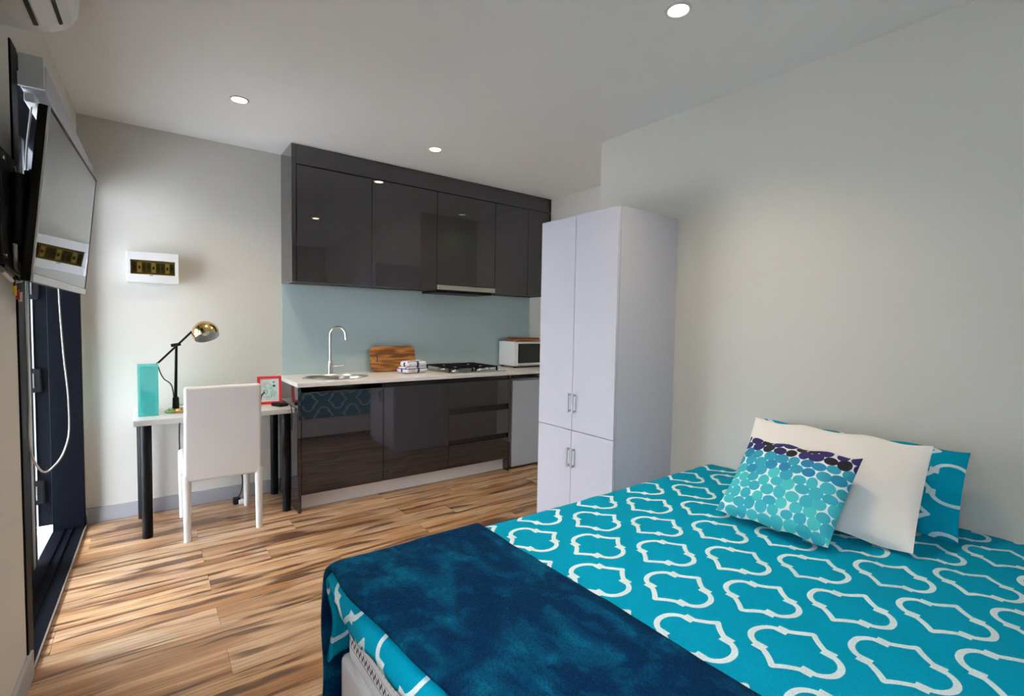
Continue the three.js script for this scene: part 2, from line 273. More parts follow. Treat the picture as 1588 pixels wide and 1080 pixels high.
// ---------------------------------------------------------------- ceiling downlights
function downlight(x, z, label, k = 1, tint = [1, 0.80, 0.55]) {
  const o = thing('ceiling_downlight', label, 'downlight', [x, 2.65, z], 'ceiling downlights');
  part('trim_ring', lathe(o, [[0.040, 2.650], [0.052, 2.650], [0.053, 2.647], [0.047, 2.643], [0.040, 2.645], [0.040, 2.650]], [x, 0, z], 32), M.white, o);
  const e = new THREE.MeshStandardMaterial({ emissive: new THREE.Color().setRGB(...tint), emissiveIntensity: 24 * k, roughness: 0.5 }); e.color.setRGB(0.8, 0.78, 0.7);
  part('lens', lathe(o, [[0, 2.6465], [0.03, 2.6465], [0.040, 2.648], [0.040, 2.65], [0, 2.65]], [x, 0, z], 32), e, o, 'glowing warm lens');
  const l = new THREE.SpotLight(new THREE.Color().setRGB(...tint.map((c, i) => lerp(c, 1, 0.1))), DOWNLIGHT * k, 0, 1.1, 1.0, 2);
  l.position.set(0, -0.012, 0); l.target.position.set(0, -2, 0); l.castShadow = true; l.shadow.radius = 2; l.name = 'downlight_beam'; o.add(l); o.add(l.target); l.target.name = 'beam_target';
}
downlight(1.764, 2.959, 'round warm ceiling downlight above the bed');
downlight(0.476, 0.885, 'round warm ceiling downlight in front of the desk and lamp');
downlight(1.76, 0.885, 'round warm ceiling downlight in front of the wall cabinets');
downlight(0.476, 2.959, 'round warm ceiling downlight above the foot of the bed');
downlight(3.05, 1.55, 'small dim ceiling downlight inside the kitchen alcove', 0.12, [0.7, 0.9, 0.5]);

// ---------------------------------------------------------------- kitchen
const KX = [0.885, 1.49, 2.07, 2.70];
const ZF = 0.587, ZU = 0.339;
{
  const e = thing('end_panel', 'dark gloss end panel of the base cabinets beside the desk', 'panel', [0.872, 0, 0.3]); part('panel', bx(e, 0.862, 0.884, 0, 0.895, 0.001, 0.595, 0.002), M.gloss, e);
  const e2 = thing('end_panel', 'dark end panel between the drawers and the small fridge', 'panel', [2.715, 0, 0.3]); part('panel', bx(e2, 2.701, 2.722, 0, 0.895, 0.001, 0.585, 0.002), M.gloss, e2);
  const k = thing('plinth', 'brushed metal plinth strip under the base cabinets', 'plinth', [1.8, 0, 0.5]); part('strip', bx(k, 0.885, 2.70, 0.001, 0.118, 0.495, 0.51, 0.002), M.alu, k);
  function baseUnit(x0, x1, name, label, kind) {
    const o = thing(name, label, 'cabinet', [(x0 + x1) / 2, 0.12, 0.3], 'dark gloss base cabinets');
    part('body', bx(o, x0 + 0.001, x1 - 0.001, 0.12, kind === 'sink' ? 0.70 : 0.88, 0.001, 0.558), M.carcass, o);
    const g = 0.0018, dr = (y0, y1, n) => part(n, bx(o, x0 + g, x1 - g, y0, y1, 0.562, ZF, 0.0025), M.gloss, o);
    if (kind === 'drawers') { dr(0.122, 0.318, 'drawer'); dr(0.358, 0.582, 'drawer'); dr(0.632, 0.855, 'drawer'); } else dr(0.122, 0.855, 'door');
    return o;
  }
  baseUnit(KX[0], KX[1], 'base_cabinet', 'dark gloss base cabinet with one door below the sink', 'sink');
  baseUnit(KX[1], KX[2], 'base_cabinet', 'dark gloss base cabinet with one door below the chopping board', 'door');
  baseUnit(KX[2], KX[3], 'drawer_cabinet', 'dark gloss base cabinet with three wide drawers below the cooktop', 'drawers');

  // wall cabinets
  const UX = [0.918, 1.489, 2.075, 2.693, 3.09, 3.386];
  const ul = ['dark gloss wall cabinet nearest the grey end panel, above the sink', 'dark gloss wall cabinet above the wooden chopping board', 'dark gloss wall cabinet holding the range hood over the cooktop', 'dark gloss wall cabinet right of the range hood', 'narrow dark gloss wall cabinet in the alcove corner above the microwave'];
  for (let i = 0; i < 5; i++) {
    const o = thing('wall_cabinet', ul[i], 'cabinet', [(UX[i] + UX[i + 1]) / 2, 1.65, 0.17], 'dark gloss wall cabinets');
    part('body', bx(o, UX[i], UX[i + 1], 1.655, 2.505, 0.001, 0.312), M.carcass, o);
    part('door', bx(o, UX[i] + 0.002, UX[i + 1] - 0.002, i === 2 ? 1.70 : 1.65, 2.502, 0.316, ZU, 0.0025), M.gloss, o);
  }
  const up = thing('end_panel', 'dark gloss end panel of the wall cabinets above the splashback edge', 'panel', [0.9, 1.65, 0.17]); part('panel', bx(up, 0.884, 0.915, 1.65, 2.648, 0.001, ZU + 0.002, 0.002), M.gloss, up);
  const fp = thing('filler_panel', 'long dark gloss filler panel between the wall cabinets and ceiling', 'panel', [2.1, 2.51, 0.17]); part('panel', bx(fp, 0.916, 3.386, 2.508, 2.648, 0.001, ZU, 0.002), M.gloss, fp);
  const hood = thing('range_hood', 'slide-out range hood with pale metal front strip under the cabinets', 'range hood', [2.384, 1.65, 0.2]);
  part('front_strip', bx(hood, 2.08, 2.69, 1.657, 1.697, 0.32, 0.352, 0.004), M.steel, hood); part('body', bx(hood, 2.09, 2.68, 1.632, 1.654, 0.02, 0.31, 0.003), M.iron, hood);

  // splashback
  const sp = thing('splashback', 'pale blue-green glass splashback behind the sink and cooktop', 'splashback', [2.1, 0.925, 0]); part('glass_panel', bx(sp, 0.885, 3.388, 0.925, 1.652, 0.0005, 0.0065, 0.001), M.splash, sp);

  // worktop with a cut-out for the sink
  const wt = thing('worktop', 'long off-white stone worktop of the kitchen', 'worktop', [2.1, 0.895, 0.3]);
  const sh = new THREE.Shape(); sh.moveTo(0.858, -0.001); sh.lineTo(3.389, -0.001); sh.lineTo(3.389, -0.603); sh.lineTo(0.858, -0.603); sh.closePath();
  const hole = new THREE.Path(); hole.absellipse(1.215, -0.305, 0.235, 0.19, 0, Math.PI * 2, true); sh.holes.push(hole);
  const wg = new THREE.ExtrudeGeometry(sh, { depth: 0.026, bevelEnabled: true, bevelThickness: 0.002, bevelSize: 0.002, bevelSegments: 2, curveSegments: 48 }); wg.rotateX(-Math.PI / 2); wg.translate(0, 0.897, 0);
  part('slab', off(wt, wg), M.quartz, wt);
  const sink = thing('sink', 'oval stainless steel sink bowl set in the worktop', 'sink', [1.215, 0.74, 0.305]);
  const sg = lathe(sink, [[0, 0.752], [0.6, 0.752], [0.86, 0.765], [0.95, 0.80], [0.985, 0.90], [0.99, 0.9268], [1.09, 0.9268], [1.10, 0.9255], [1.005, 0.9235], [1.0, 0.89], [0.96, 0.79], [0.86, 0.752], [0, 0.745]], [0, 0, 0], 56);
  const sp2 = sg.attributes.position; for (let i = 0; i < sp2.count; i++) { sp2.setX(i, (sp2.getX(i) + 1.215) * 0.228); sp2.setZ(i, (sp2.getZ(i) + 0.305) * 0.184); } sg.computeVertexNormals();
  part('bowl', sg, M.steel, sink); part('drain', lathe(sink, [[0, 0.756], [0.035, 0.756], [0.04, 0.7525]], [1.215, 0, 0.305], 24), M.chrome, sink);
  const tap = thing('kitchen_tap', 'tall gooseneck chrome mixer tap standing by the sink', 'tap', [1.235, 0.925, 0.085]);
  part('base', lathe(tap, [[0, 0.925], [0.026, 0.925], [0.026, 0.932], [0.021, 0.936], [0.021, 1.03], [0.014, 1.035]], [1.235, 0, 0.085], 24), M.chrome, tap);
  const tp = [[1.235, 1.02, 0.085], [1.235, 1.13, 0.085], [1.235, 1.24, 0.085]]; for (let i = 1; i <= 8; i++) { const a = (i / 8) * 2.75; tp.push([1.235 + 0.052 * (1 - Math.cos(a)), 1.24 + 0.075 * Math.sin(a), 0.085 + 0.035 * (1 - Math.cos(a))]); } { const e = tp.at(-1); tp.push([e[0] + 0.006, e[1] - 0.06, e[2] + 0.005]); }
  part('spout', tube(tap, tp, 0.0115, 60, 14), M.chrome, tap); part('lever', rod(tap, [1.25, 0.99, 0.095], [1.345, 1.0, 0.13], 0.009, 0.007), M.chrome, tap);

  // cooktop
  const ct = thing('gas_cooktop', 'stainless gas cooktop with black iron trivets on the worktop', 'cooktop', [2.40, 0.925, 0.31]);
  part('tray', bx(ct, 2.10, 2.69, 0.9255, 0.936, 0.06, 0.555, 0.004), M.steel, ct);
  const bs = [[2.235, 0.19, 0.045], [2.235, 0.40, 0.032], [2.50, 0.19, 0.032], [2.50, 0.40, 0.05]];
  for (const [x, z, r] of bs) { const b = part('burner', lathe(ct, [[r + 0.012, 0.936], [r + 0.012, 0.944], [r, 0.95], [r, 0.955], [0, 0.955]], [x, 0, z], 24), M.chrome, ct); part('burner_cap', lathe(ct, [[r - 0.004, 0.955], [r - 0.004, 0.962], [0, 0.963]], [x, 0, z], 24), M.iron, b); }
  for (const x of [2.235, 2.50]) {
    const gs = []; for (const [a, b, c, d] of [[-0.115, 0.085, 0.115, 0.085], [-0.115, 0.505, 0.115, 0.505], [-0.115, 0.295, 0.115, 0.295], [-0.115, 0.085, -0.115, 0.505], [0.115, 0.085, 0.115, 0.505], [-0.115, 0.19, -0.028, 0.19], [0.028, 0.19, 0.115, 0.19], [-0.115, 0.40, -0.028, 0.40], [0.028, 0.40, 0.115, 0.40], [0, 0.085, 0, 0.16], [0, 0.22, 0, 0.37], [0, 0.43, 0, 0.505]]) { const w = 0.0042; gs.push(bx(ct, x + Math.min(a, c) - w, x + Math.max(a, c) + w, 0.966, 0.979, Math.min(b, d) - w, Math.max(b, d) + w, 0.002)); }
    for (const [a, b] of [[-0.115, 0.085], [0.115, 0.085], [-0.115, 0.505], [0.115, 0.505]]) gs.push(bx(ct, x + a - 0.006, x + a + 0.006, 0.936, 0.97, b - 0.006, b + 0.006));
    part('trivet', merge(...gs), M.iron, ct);
  }
  for (const z of [0.15, 0.25, 0.35, 0.45]) { const n = part('knob', lathe(ct, [[0.020, 0.936], [0.019, 0.956], [0.015, 0.96], [0, 0.96]], [2.652, 0, z], 20), M.chrome, ct); part('grip', bx(ct, 2.649, 2.655, 0.96, 0.966, z - 0.016, z + 0.016), M.chrome, n); }

  // chopping board leaning on the splashback
  const cb = thing('chopping_board', 'thick brown wooden chopping board leaning against the glass splashback', 'board', [1.79, 0.9265, 0.075]);
  const bs2 = new THREE.Shape(), bw = 0.205, bh = 0.215, br = 0.045; bs2.moveTo(-bw + br, 0); bs2.lineTo(bw - br, 0); bs2.absarc(bw - br, br, br, -Math.PI / 2, 0); bs2.lineTo(bw, bh - br); bs2.absarc(bw - br, bh - br, br, 0, Math.PI / 2); bs2.lineTo(-bw + br, bh); bs2.absarc(-bw + br, bh - br, br, Math.PI / 2, Math.PI); bs2.lineTo(-bw, br); bs2.absarc(-bw + br, br, br, Math.PI, Math.PI * 1.5);
  const bo = new THREE.Path(); bo.absellipse(-0.155, 0.108, 0.013, 0.036, 0, Math.PI * 2, true); bs2.holes.push(bo);
  const bg = new THREE.ExtrudeGeometry(bs2, { depth: 0.026, bevelEnabled: true, bevelThickness: 0.004, bevelSize: 0.004, bevelSegments: 3, curveSegments: 16 }); bg.translate(0, 0.004, 0); bg.rotateX(-0.17);
  { const p = bg.attributes.position, uv = bg.attributes.uv; for (let i = 0; i < p.count; i++) uv.setXY(i, p.getX(i) / 0.42 + 0.5, p.getY(i) / 0.22); }
  part('board', bg, M.board, cb);

  // folded tea towels
  const tw = thing('tea_towel', 'folded white tea towel with blue stripes beside the cooktop', 'tea towel', [1.885, 0.925, 0.27], null, 0.25);
  for (let i = 0; i < 2; i++) { const g = new RoundedBoxGeometry(0.24 - i * 0.03, 0.056, 0.15 - i * 0.02, 7, 0.026), p = g.attributes.position; for (let k = 0; k < p.count; k++) { const x = p.getX(k), z = p.getZ(k); p.setY(k, p.getY(k) * (1 - 0.15 * (x / 0.12) ** 2) + 0.0285 + i * 0.052 + (i ? 0.006 * Math.sin(x * 31 + i) * (1 - (z / 0.08) ** 2) : 0)); p.setX(k, x + (i % 2 ? 0.008 : -0.004)); } g.computeVertexNormals(); const q = boxUV(g), uv = q.attributes.uv; for (let k = 0; k < uv.count; k++) uv.setXY(k, uv.getX(k) / 0.25 + 0.53, uv.getY(k) / 0.25 + 0.1); part('fold', q, M.towel, tw); }

  // microwave and the board on it
  const mw = thing('microwave', 'small white microwave oven with black door on the worktop', 'microwave', [3.17, 0.925, 0.18]);
  part('body', bx(mw, 2.972, 3.378, 0.94, 1.187, 0.03, 0.30, 0.006), M.plastic, mw);
  const mdoor = part('door', bx(mw, 3.0, 3.30, 0.952, 1.178, 0.300, 0.315, 0.004), M.plastic, mw); part('window', bx(mw, 3.008, 3.292, 0.972, 1.168, 0.3145, 0.3175, 0.001), M.blackGloss, mdoor, 'black glass window');
  part('control_panel', bx(mw, 3.302, 3.374, 0.952, 1.178, 0.300, 0.313, 0.003), M.blackGloss, mw);
  for (const [x, z] of [[3.0, 0.06], [3.35, 0.06], [3.0, 0.27], [3.35, 0.27]]) part('foot', lathe(mw, [[0, 0.9255], [0.014, 0.9255], [0.015, 0.94], [0, 0.94]], [x, 0, z], 14), M.black, mw);
  const tray = thing('serving_board', 'small brown wooden board lying on top of the microwave', 'board', [3.17, 1.187, 0.18]);
  { const q = boxUV(bx(tray, 3.0, 3.33, 1.188, 1.212, 0.09, 0.28, 0.008)), uv = q.attributes.uv; for (let k = 0; k < uv.count; k++) uv.setXY(k, uv.getX(k) * 2.4, uv.getY(k) * 5); part('plank', q, M.board, tray); const q2 = boxUV(bx(tray, 3.03, 3.33, 1.2125, 1.226, 0.10, 0.26, 0.006)); part('plank', q2, M.board, tray); }

  // fridge
  const fr = thing('bar_fridge', 'small grey-white bar fridge under the end of the worktop', 'fridge', [3.0, 0, 0.3]);
  part('body', bx(fr, 2.748, 3.25, 0.02, 0.845, 0.06, 0.53, 0.006), M.fridge, fr); part('door', bx(fr, 2.748, 3.25, 0.022, 0.838, 0.537, 0.578, 0.008), M.fridge, fr);
  for (const x of [2.79, 3.2]) for (const z of [0.1, 0.5]) part('foot', rod(fr, [x, 0.0, z], [x, 0.021, z], 0.018), M.black, fr);
}

// ---------------------------------------------------------------- switchboard
{
  const s = thing('switchboard', 'white wall-mounted switchboard box with tinted window above the desk lamp', 'switchboard', [0.067, 1.6, 0]);
  part('back_box', bx(s, -0.07, 0.204, 1.605, 1.798, 0.0, 0.05, 0.006), M.plastic, s);
  const ring = [[-0.075, 0.209, 1.60, 1.654], [-0.075, 0.209, 1.748, 1.803], [-0.075, -0.055, 1.654, 1.748], [0.188, 0.209, 1.654, 1.748]];
  part('cover', merge(...ring.map(([a, b, c, d]) => bx(s, a, b, c, d, 0.05, 0.092, 0.003))), M.plastic, s);
  part('window', bx(s, -0.055, 0.188, 1.654, 1.748, 0.086, 0.089), M.smoke, s, 'brown tinted window flap');
  part('backing', bx(s, -0.055, 0.188, 1.654, 1.748, 0.0505, 0.053), std(0.42, 0.39, 0.27, 0.6), s);
  const tones = [std(0.06, 0.06, 0.05, 0.5), std(0.75, 0.73, 0.66, 0.5)];
  for (let i = 0; i < 9; i++) { const x = -0.045 + i * 0.0255, b = part('breaker', bx(s, x, x + 0.0225, 1.668, 1.734, 0.053, 0.068, 0.002), tones[[0, 1, 0, 0, 1, 0, 0, 1, 0][i]], s); part('toggle', bx(s, x + 0.006, x + 0.0165, 1.69, 1.71, 0.068, 0.078, 0.001), M.black, b); }
  part('latch', bx(s, 0.045, 0.065, 1.644, 1.654, 0.09, 0.094, 0.002), M.skirting, s);
}

// ---------------------------------------------------------------- desk and the things on it
{
  const d = thing('desk', 'plain white table desk on four black round legs', 'desk', [0.4, 0, 0.28]);
  part('top', bx(d, -0.052, 0.857, 0.708, 0.742, 0.02, 0.53, 0.003), M.white, d);
  for (const [x, z] of [[0.01, 0.478], [0.812, 0.482], [-0.012, 0.08], [0.814, 0.06]]) part('leg', rod(d, [x, 0.001, z], [x, 0.708, z], 0.0275, 0.0285, 24), M.black, d);

  const c = thing('dining_chair', 'white leather dining chair pushed under the desk, seen from behind', 'chair', [0.4, 0, 0.46]);
  const back = bx(c, 0.188, 0.612, 0.37, 0.955, 0.668, 0.712, 0.018), bp = back.attributes.position;
  const pl = (() => { const g = new RoundedBoxGeometry(0.424, 0.585, 0.044, 5, 0.018); g.translate(0, 0.37 + 0.2925, 0.69 - 0.46); const p = g.attributes.position; for (let i = 0; i < p.count; i++) { const y = p.getY(i), t = (y - 0.37) / 0.585; p.setZ(i, p.getZ(i) + 0.03 * t * t); p.setX(i, p.getX(i) * (1 - 0.02 * t)); } g.computeVertexNormals(); return g; })();
  part('backrest', pl, M.leather, c);
  part('seat', bx(c, 0.182, 0.615, 0.40, 0.475, 0.19, 0.672, 0.025), M.leather, c);
  for (const [x, z] of [[0.203, 0.69], [0.597, 0.69]]) part('leg', rod(c, [x, 0.001, z], [x, 0.41, z], 0.0185, 0.024, 20), M.leather, c);
  for (const [x, z] of [[0.205, 0.215], [0.597, 0.212]]) part('leg', rod(c, [x, 0.001, z], [x, 0.41, z], 0.0185, 0.024, 20), M.leather, c);

  const h = thing('file_holder', 'translucent aqua open-top file holder standing on the desk', 'file holder', [0.03, 0.742, 0.27]);
  const X0 = -0.028, X1 = 0.078, Y0 = 0.743, Y1 = 1.075;
  part('bottom', bx(h, X0, X1, Y0, Y0 + 0.003, 0.14, 0.38), M.aqua, h);
  part('front_wall', bx(h, X0, X1, Y0 + 0.003, Y1, 0.377, 0.38), M.aqua, h); part('back_wall', bx(h, X0, X1, Y0 + 0.003, 0.87, 0.14, 0.143), M.aqua, h);
  for (const x of [X0, X1 - 0.003]) { const s = new THREE.Shape(); s.moveTo(-0.377, Y0 + 0.003); s.lineTo(-0.143, Y0 + 0.003); s.lineTo(-0.143, 0.87); s.lineTo(-0.345, Y1); s.lineTo(-0.377, Y1); s.closePath(); const g = new THREE.ExtrudeGeometry(s, { depth: 0.003, bevelEnabled: false }); g.rotateY(Math.PI / 2); g.translate(x, 0, 0); part('side_wall', off(h, g), M.aqua, h); }
  const wires = []; for (let i = 0; i < 9; i++) { const x = X0 + 0.012 + i * 0.0103; wires.push(bx(h, x - 0.0009, x + 0.0009, Y0 + 0.02, 1.06, 0.38, 0.3815)); } for (let i = 0; i < 28; i++) { const y = Y0 + 0.02 + i * 0.0108; wires.push(bx(h, X0 + 0.011, X1 - 0.012, y - 0.0009, y + 0.0009, 0.38, 0.3815)); }
  part('grid', merge(...wires), M.aquaWire, h, 'fine embossed grid of lines');

  const L = thing('desk_lamp', 'black desk lamp with a brass dome shade and brass foot', 'lamp', [0.172, 0.742, 0.28]);
  const lx = 0.172, lz = 0.28;
  part('foot', lathe(L, [[0, 0.743], [0.062, 0.743], [0.063, 0.75], [0.058, 0.754], [0.045, 0.755], [0.045, 0.766], [0.04, 0.77], [0, 0.77]], [lx, 0, lz], 40), M.brass, L);
  part('socket', lathe(L, [[0, 0.77], [0.02, 0.77], [0.018, 0.835], [0.013, 0.842], [0, 0.842]], [lx, 0, lz], 20), M.black, L);
  part('stem', rod(L, [lx, 0.84, lz], [lx + 0.008, 1.19, lz], 0.0095, 0.0075), M.black, L);
  part('clamp', rod(L, [lx - 0.022, 1.183, lz], [lx + 0.032, 1.193, lz], 0.0105), M.black, L);
  part('arm', rod(L, [0.078, 1.07, lz + 0.012], [0.268, 1.278, lz + 0.012], 0.0065), M.black, L);
  part('arm_tip', rod(L, [0.068, 1.059, lz + 0.012], [0.08, 1.072, lz + 0.012], 0.0085), M.chrome, L);
  const dome = []; for (let i = 0; i <= 20; i++) { const a = (i / 20) * 2.0; dome.push([0.08 * Math.sin(a), 0.08 * Math.cos(a)]); } for (let i = 20; i >= 0; i--) { const a = (i / 20) * 2.0; dome.push([0.0775 * Math.sin(a), 0.0775 * Math.cos(a)]); }
  const place = (g) => { g.rotateX(-0.5); g.rotateZ(0.24); g.translate(0.343, 1.268, lz + 0.02); return off(L, g); };
  const outer = place(new THREE.LatheGeometry(dome.slice(0, 21).map((p) => new THREE.Vector2(...p)), 48));
  const shade = part('shade', outer, M.brass, L, 'polished brass dome shade'); part('shade_lining', place(new THREE.LatheGeometry(dome.slice(21).map((p) => new THREE.Vector2(...p)), 48)), M.white, shade, 'white inside of the shade');
  const bulb = new THREE.SphereGeometry(0.028, 20, 14); bulb.translate(0, 0.01, 0); part('bulb', place(bulb), M.plastic, shade);
  part('cord', tube(L, [[0.07, 1.062, lz + 0.012], [0.08, 1.045, lz], [0.09, 1.01, lz - 0.005], [0.11, 0.965, lz], [0.145, 0.93, lz], [0.158, 0.88, lz], [0.162, 0.80, lz]], 0.0035, 50, 6), M.cable, L);

  const f = thing('photo_frame', 'red picture frame with a small pale drawing on the desk', 'picture frame', [0.745, 0.742, 0.27], null, -0.1);
  const tilt = (g) => { g.rotateX(-0.16); return g; }, fw = 0.08, fh = 0.205, ft = 0.018;
  const rails = []; for (const [a, b, cc, dd] of [[-fw, fw, 0, ft], [-fw, fw, fh - ft, fh], [-fw, -fw + ft, ft, fh - ft], [fw - ft, fw, ft, fh - ft]]) { const g = new THREE.BoxGeometry(b - a, dd - cc, 0.016); g.translate((a + b) / 2, (cc + dd) / 2 + 0.002, 0); rails.push(g); }
  part('frame_rails', tilt(merge(...rails)), M.red, f);
  { const g = new THREE.PlaneGeometry(2 * fw - 2 * ft + 0.002, fh - 2 * ft + 0.002); g.translate(0, fh / 2 + 0.002, 0.002); part('drawing', tilt(g), M.photo, f, 'pale drawing under glass'); const k = new THREE.BoxGeometry(2 * fw - 0.01, fh - 0.01, 0.004); k.translate(0, fh / 2 + 0.002, -0.007); part('backing', tilt(k), M.black, f); const st = new THREE.BoxGeometry(0.05, 0.15, 0.004); st.translate(0, 0.075, 0); st.rotateX(0.32); st.translate(0, 0.002, -0.075); part('stand', st, M.black, f); }
  const ch = thing('power_adapter', 'small black power adapter lying at the desk end with its lead', 'adapter', [0.79, 0.7425, 0.38], null, 0.45);
  part('body', (() => { const g = new RoundedBoxGeometry(0.07, 0.022, 0.1, 3, 0.006); g.translate(0, 0.0115, 0); return g; })(), M.black, ch);
  part('lead', (() => { const c2 = new THREE.CatmullRomCurve3([V(0.0, 0.015, 0.05), V(-0.005, 0.028, 0.08), V(-0.02, 0.026, 0.13), V(-0.033, 0.012, 0.163), V(-0.038, -0.05, 0.176), V(-0.036, -0.15, 0.17)]); return new THREE.TubeGeometry(c2, 40, 0.004, 8); })(), M.cable, ch);
  const cb = thing('charging_cable', 'short black cable curling up beside the red picture frame', 'cable', [0.655, 0.742, 0.4]);
  part('lead', tube(cb, [[0.61, 0.747, 0.42], [0.64, 0.75, 0.42], [0.655, 0.79, 0.42], [0.668, 0.83, 0.40], [0.69, 0.85, 0.385]], 0.0055, 30, 8), M.cable, cb);
  const pc = thing('power_cable', 'black power cable hanging under the desk with a plug on the floor', 'cable', [0.55, 0, 0.1]);
  part('lead', tube(pc, [[0.20, 0.70, 0.15], [0.195, 0.5, 0.14], [0.21, 0.36, 0.13], [0.30, 0.31, 0.11], [0.38, 0.325, 0.10], [0.47, 0.315, 0.10], [0.55, 0.28, 0.10], [0.585, 0.18, 0.10], [0.575, 0.08, 0.11], [0.55, 0.035, 0.13]], 0.0045, 90, 8), M.cable, pc);
  const pg = part('plug', bx(pc, 0.515, 0.565, 0.001, 0.05, 0.12, 0.17, 0.01), M.black, pc); part('plug_face', bx(pc, 0.55, 0.585, 0.002, 0.036, 0.135, 0.178, 0.006), M.plastic, pg);
}

// ---------------------------------------------------------------- wardrobe
{
  const w = thing('wardrobe', 'tall white four-door wardrobe standing between the kitchen and bed', 'wardrobe', [2.34, 0, 2.08]);
  const x0 = 2.077, x1 = 2.608, z0 = 1.756, z1 = 2.401, y1 = 2.016;
  part('carcass', merge(bx(w, x0 + 0.02, x1, 0.0, y1, z0, z0 + 0.016), bx(w, x0 + 0.02, x1, 0, y1, z1 - 0.016, z1), bx(w, x0 + 0.02, x1, y1 - 0.016, y1, z0 + 0.016, z1 - 0.016), bx(w, x0 + 0.02, x1, 0.06, 0.076, z0 + 0.016, z1 - 0.016), bx(w, x1 - 0.006, x1, 0.076, y1 - 0.016, z0 + 0.016, z1 - 0.016), bx(w, x0 + 0.04, x0 + 0.055, 0.001, 0.06, z0 + 0.016, z1 - 0.016), bx(w, x0 + 0.02, x1 - 0.006, 0.715, 0.731, z0 + 0.016, z1 - 0.016)), M.wardrobe, w);
  const zm = 2.068;
  for (const [a, b, c, d, hy, hz] of [[z0 + 0.001, zm - 0.0015, 0.7265, y1 - 0.001, 0.892, zm - 0.016], [zm + 0.0015, z1 - 0.001, 0.7265, y1 - 0.001, 0.892, zm + 0.024], [z0 + 0.001, zm - 0.0015, 0.062, 0.7225, 0.56, zm - 0.016], [zm + 0.0015, z1 - 0.001, 0.062, 0.7225, 0.56, zm + 0.024]]) {
    const dr = part('door', bx(w, x0, x0 + 0.0185, c, d, a, b, 0.002), M.wardrobe, w);
    part('handle', merge(bx(w, x0 - 0.026, x0 - 0.017, hy - 0.06, hy + 0.06, hz - 0.007, hz + 0.007, 0.003), bx(w, x0 - 0.02, x0, hy - 0.055, hy - 0.043, hz - 0.005, hz + 0.005), bx(w, x0 - 0.02, x0, hy + 0.043, hy + 0.055, hz - 0.005, hz + 0.005)), M.brackets, dr, 'brushed metal bar handle');
  }
}

// ---------------------------------------------------------------- bed
const BX0 = 0.50, BZ0 = 2.69, BZ1 = 4.16, TOP = 0.58;
{
  const b = thing('bed_base', 'pale grey fabric bed base under the mattress', 'bed base', [1.5, 0, 3.4]);
  part('box', bx(b, 0.50, 2.58, 0.06, 0.282, 2.652, 4.19, 0.02), M.bedBase, b);
  for (const x of [0.62, 2.45]) for (const z of [2.76, 4.08]) part('leg', rod(b, [x, 0, z], [x, 0.06, z], 0.025), M.black, b);
  const m = thing('mattress', 'white quilted mattress with a black zigzag border at its foot', 'mattress', [1.5, 0.283, 3.4]);
  const mg = boxUV(bx(m, 0.505, 2.58, 0.284, 0.558, 2.70, 4.15, 0.035)), uv = mg.attributes.uv; for (let i = 0; i < uv.count; i++) uv.setXY(i, uv.getX(i) / 0.32, uv.getY(i) / 0.28);
  part('quilt_cover', mg, M.mattress, m);
}
// a sheet laid flat at (a, b) and falling over the bed's edges
function drape(o, na, nb, fa, top, t, r, wav, name, mat, uvf) {
  const P = [], U = [], idx = [], N = (na + 1) * (nb + 1);
  const fall = (d) => (d <= 0 ? [0, 0] : d < r * 1.5708 ? [r * Math.sin(d / r), r * (1 - Math.cos(d / r))] : [r, r + d - r * 1.5708]);
  const pos = (a, b) => {
    const [ox, yx] = fall(BX0 - a), [o1, y1] = fall(BZ0 - b), [o2, y2] = fall(b - BZ1);
    let y = top - yx - y1 - y2, x = a < BX0 ? BX0 - ox : a, z = b < BZ0 ? BZ0 - o1 : b > BZ1 ? BZ1 + o2 : b;
    const hang = clamp((y1 + y2) / 0.3), hx = clamp(yx / 0.15);
    const w = wav(a, b); y += w * (1 - hang) * (1 - hx);
    z += (y1 > 0 ? -1 : 1) * hang * 0.012 * (1 + Math.sin(a * 23 + y * 3)); x -= hx * 0.012 * (1 + Math.sin(b * 19));
    return [x, y, z];
  };
  for (const s of [0, 1]) for (let j = 0; j <= nb; j++) for (let i = 0; i <= na; i++) {
    const [a, b] = fa(i / na, j / nb), q = pos(a, b);
    if (s) { const e = 0.004, qa = V(...pos(a + e, b)).sub(V(...q)), qb = V(...pos(a, b + e)).sub(V(...q)), n = qb.cross(qa).normalize(); q[0] -= n.x * t; q[1] -= n.y * t; q[2] -= n.z * t; }
    P.push(...q); U.push(...uvf(a, b));
  }
  const id = (s, i, j) => s * N + j * (na + 1) + i;
  for (let j = 0; j < nb; j++) for (let i = 0; i < na; i++) { const A = id(0, i, j), B = id(0, i + 1, j), C = id(0, i + 1, j + 1), D = id(0, i, j + 1); idx.push(A, C, B, A, D, C, A + N, B + N, C + N, A + N, C + N, D + N); }
  for (let i = 0; i < na; i++) { let A = id(0, i, 0), B = id(0, i + 1, 0); idx.push(A, B, B + N, A, B + N, A + N); A = id(0, i, nb); B = id(0, i + 1, nb); idx.push(B, A, A + N, B, A + N, B + N); }
  for (let j = 0; j < nb; j++) { let A = id(0, 0, j), B = id(0, 0, j + 1); idx.push(B, A, A + N, B, A + N, B + N); A = id(0, na, j); B = id(0, na, j + 1); idx.push(A, B, B + N, A, B + N, A + N); }
  const g = new THREE.BufferGeometry(); g.setAttribute('position', new THREE.Float32BufferAttribute(P, 3)); g.setAttribute('uv', new THREE.Float32BufferAttribute(U, 2)); g.setIndex(idx); g.computeVertexNormals();
  return part(name, off(o, g), mat, o);
}
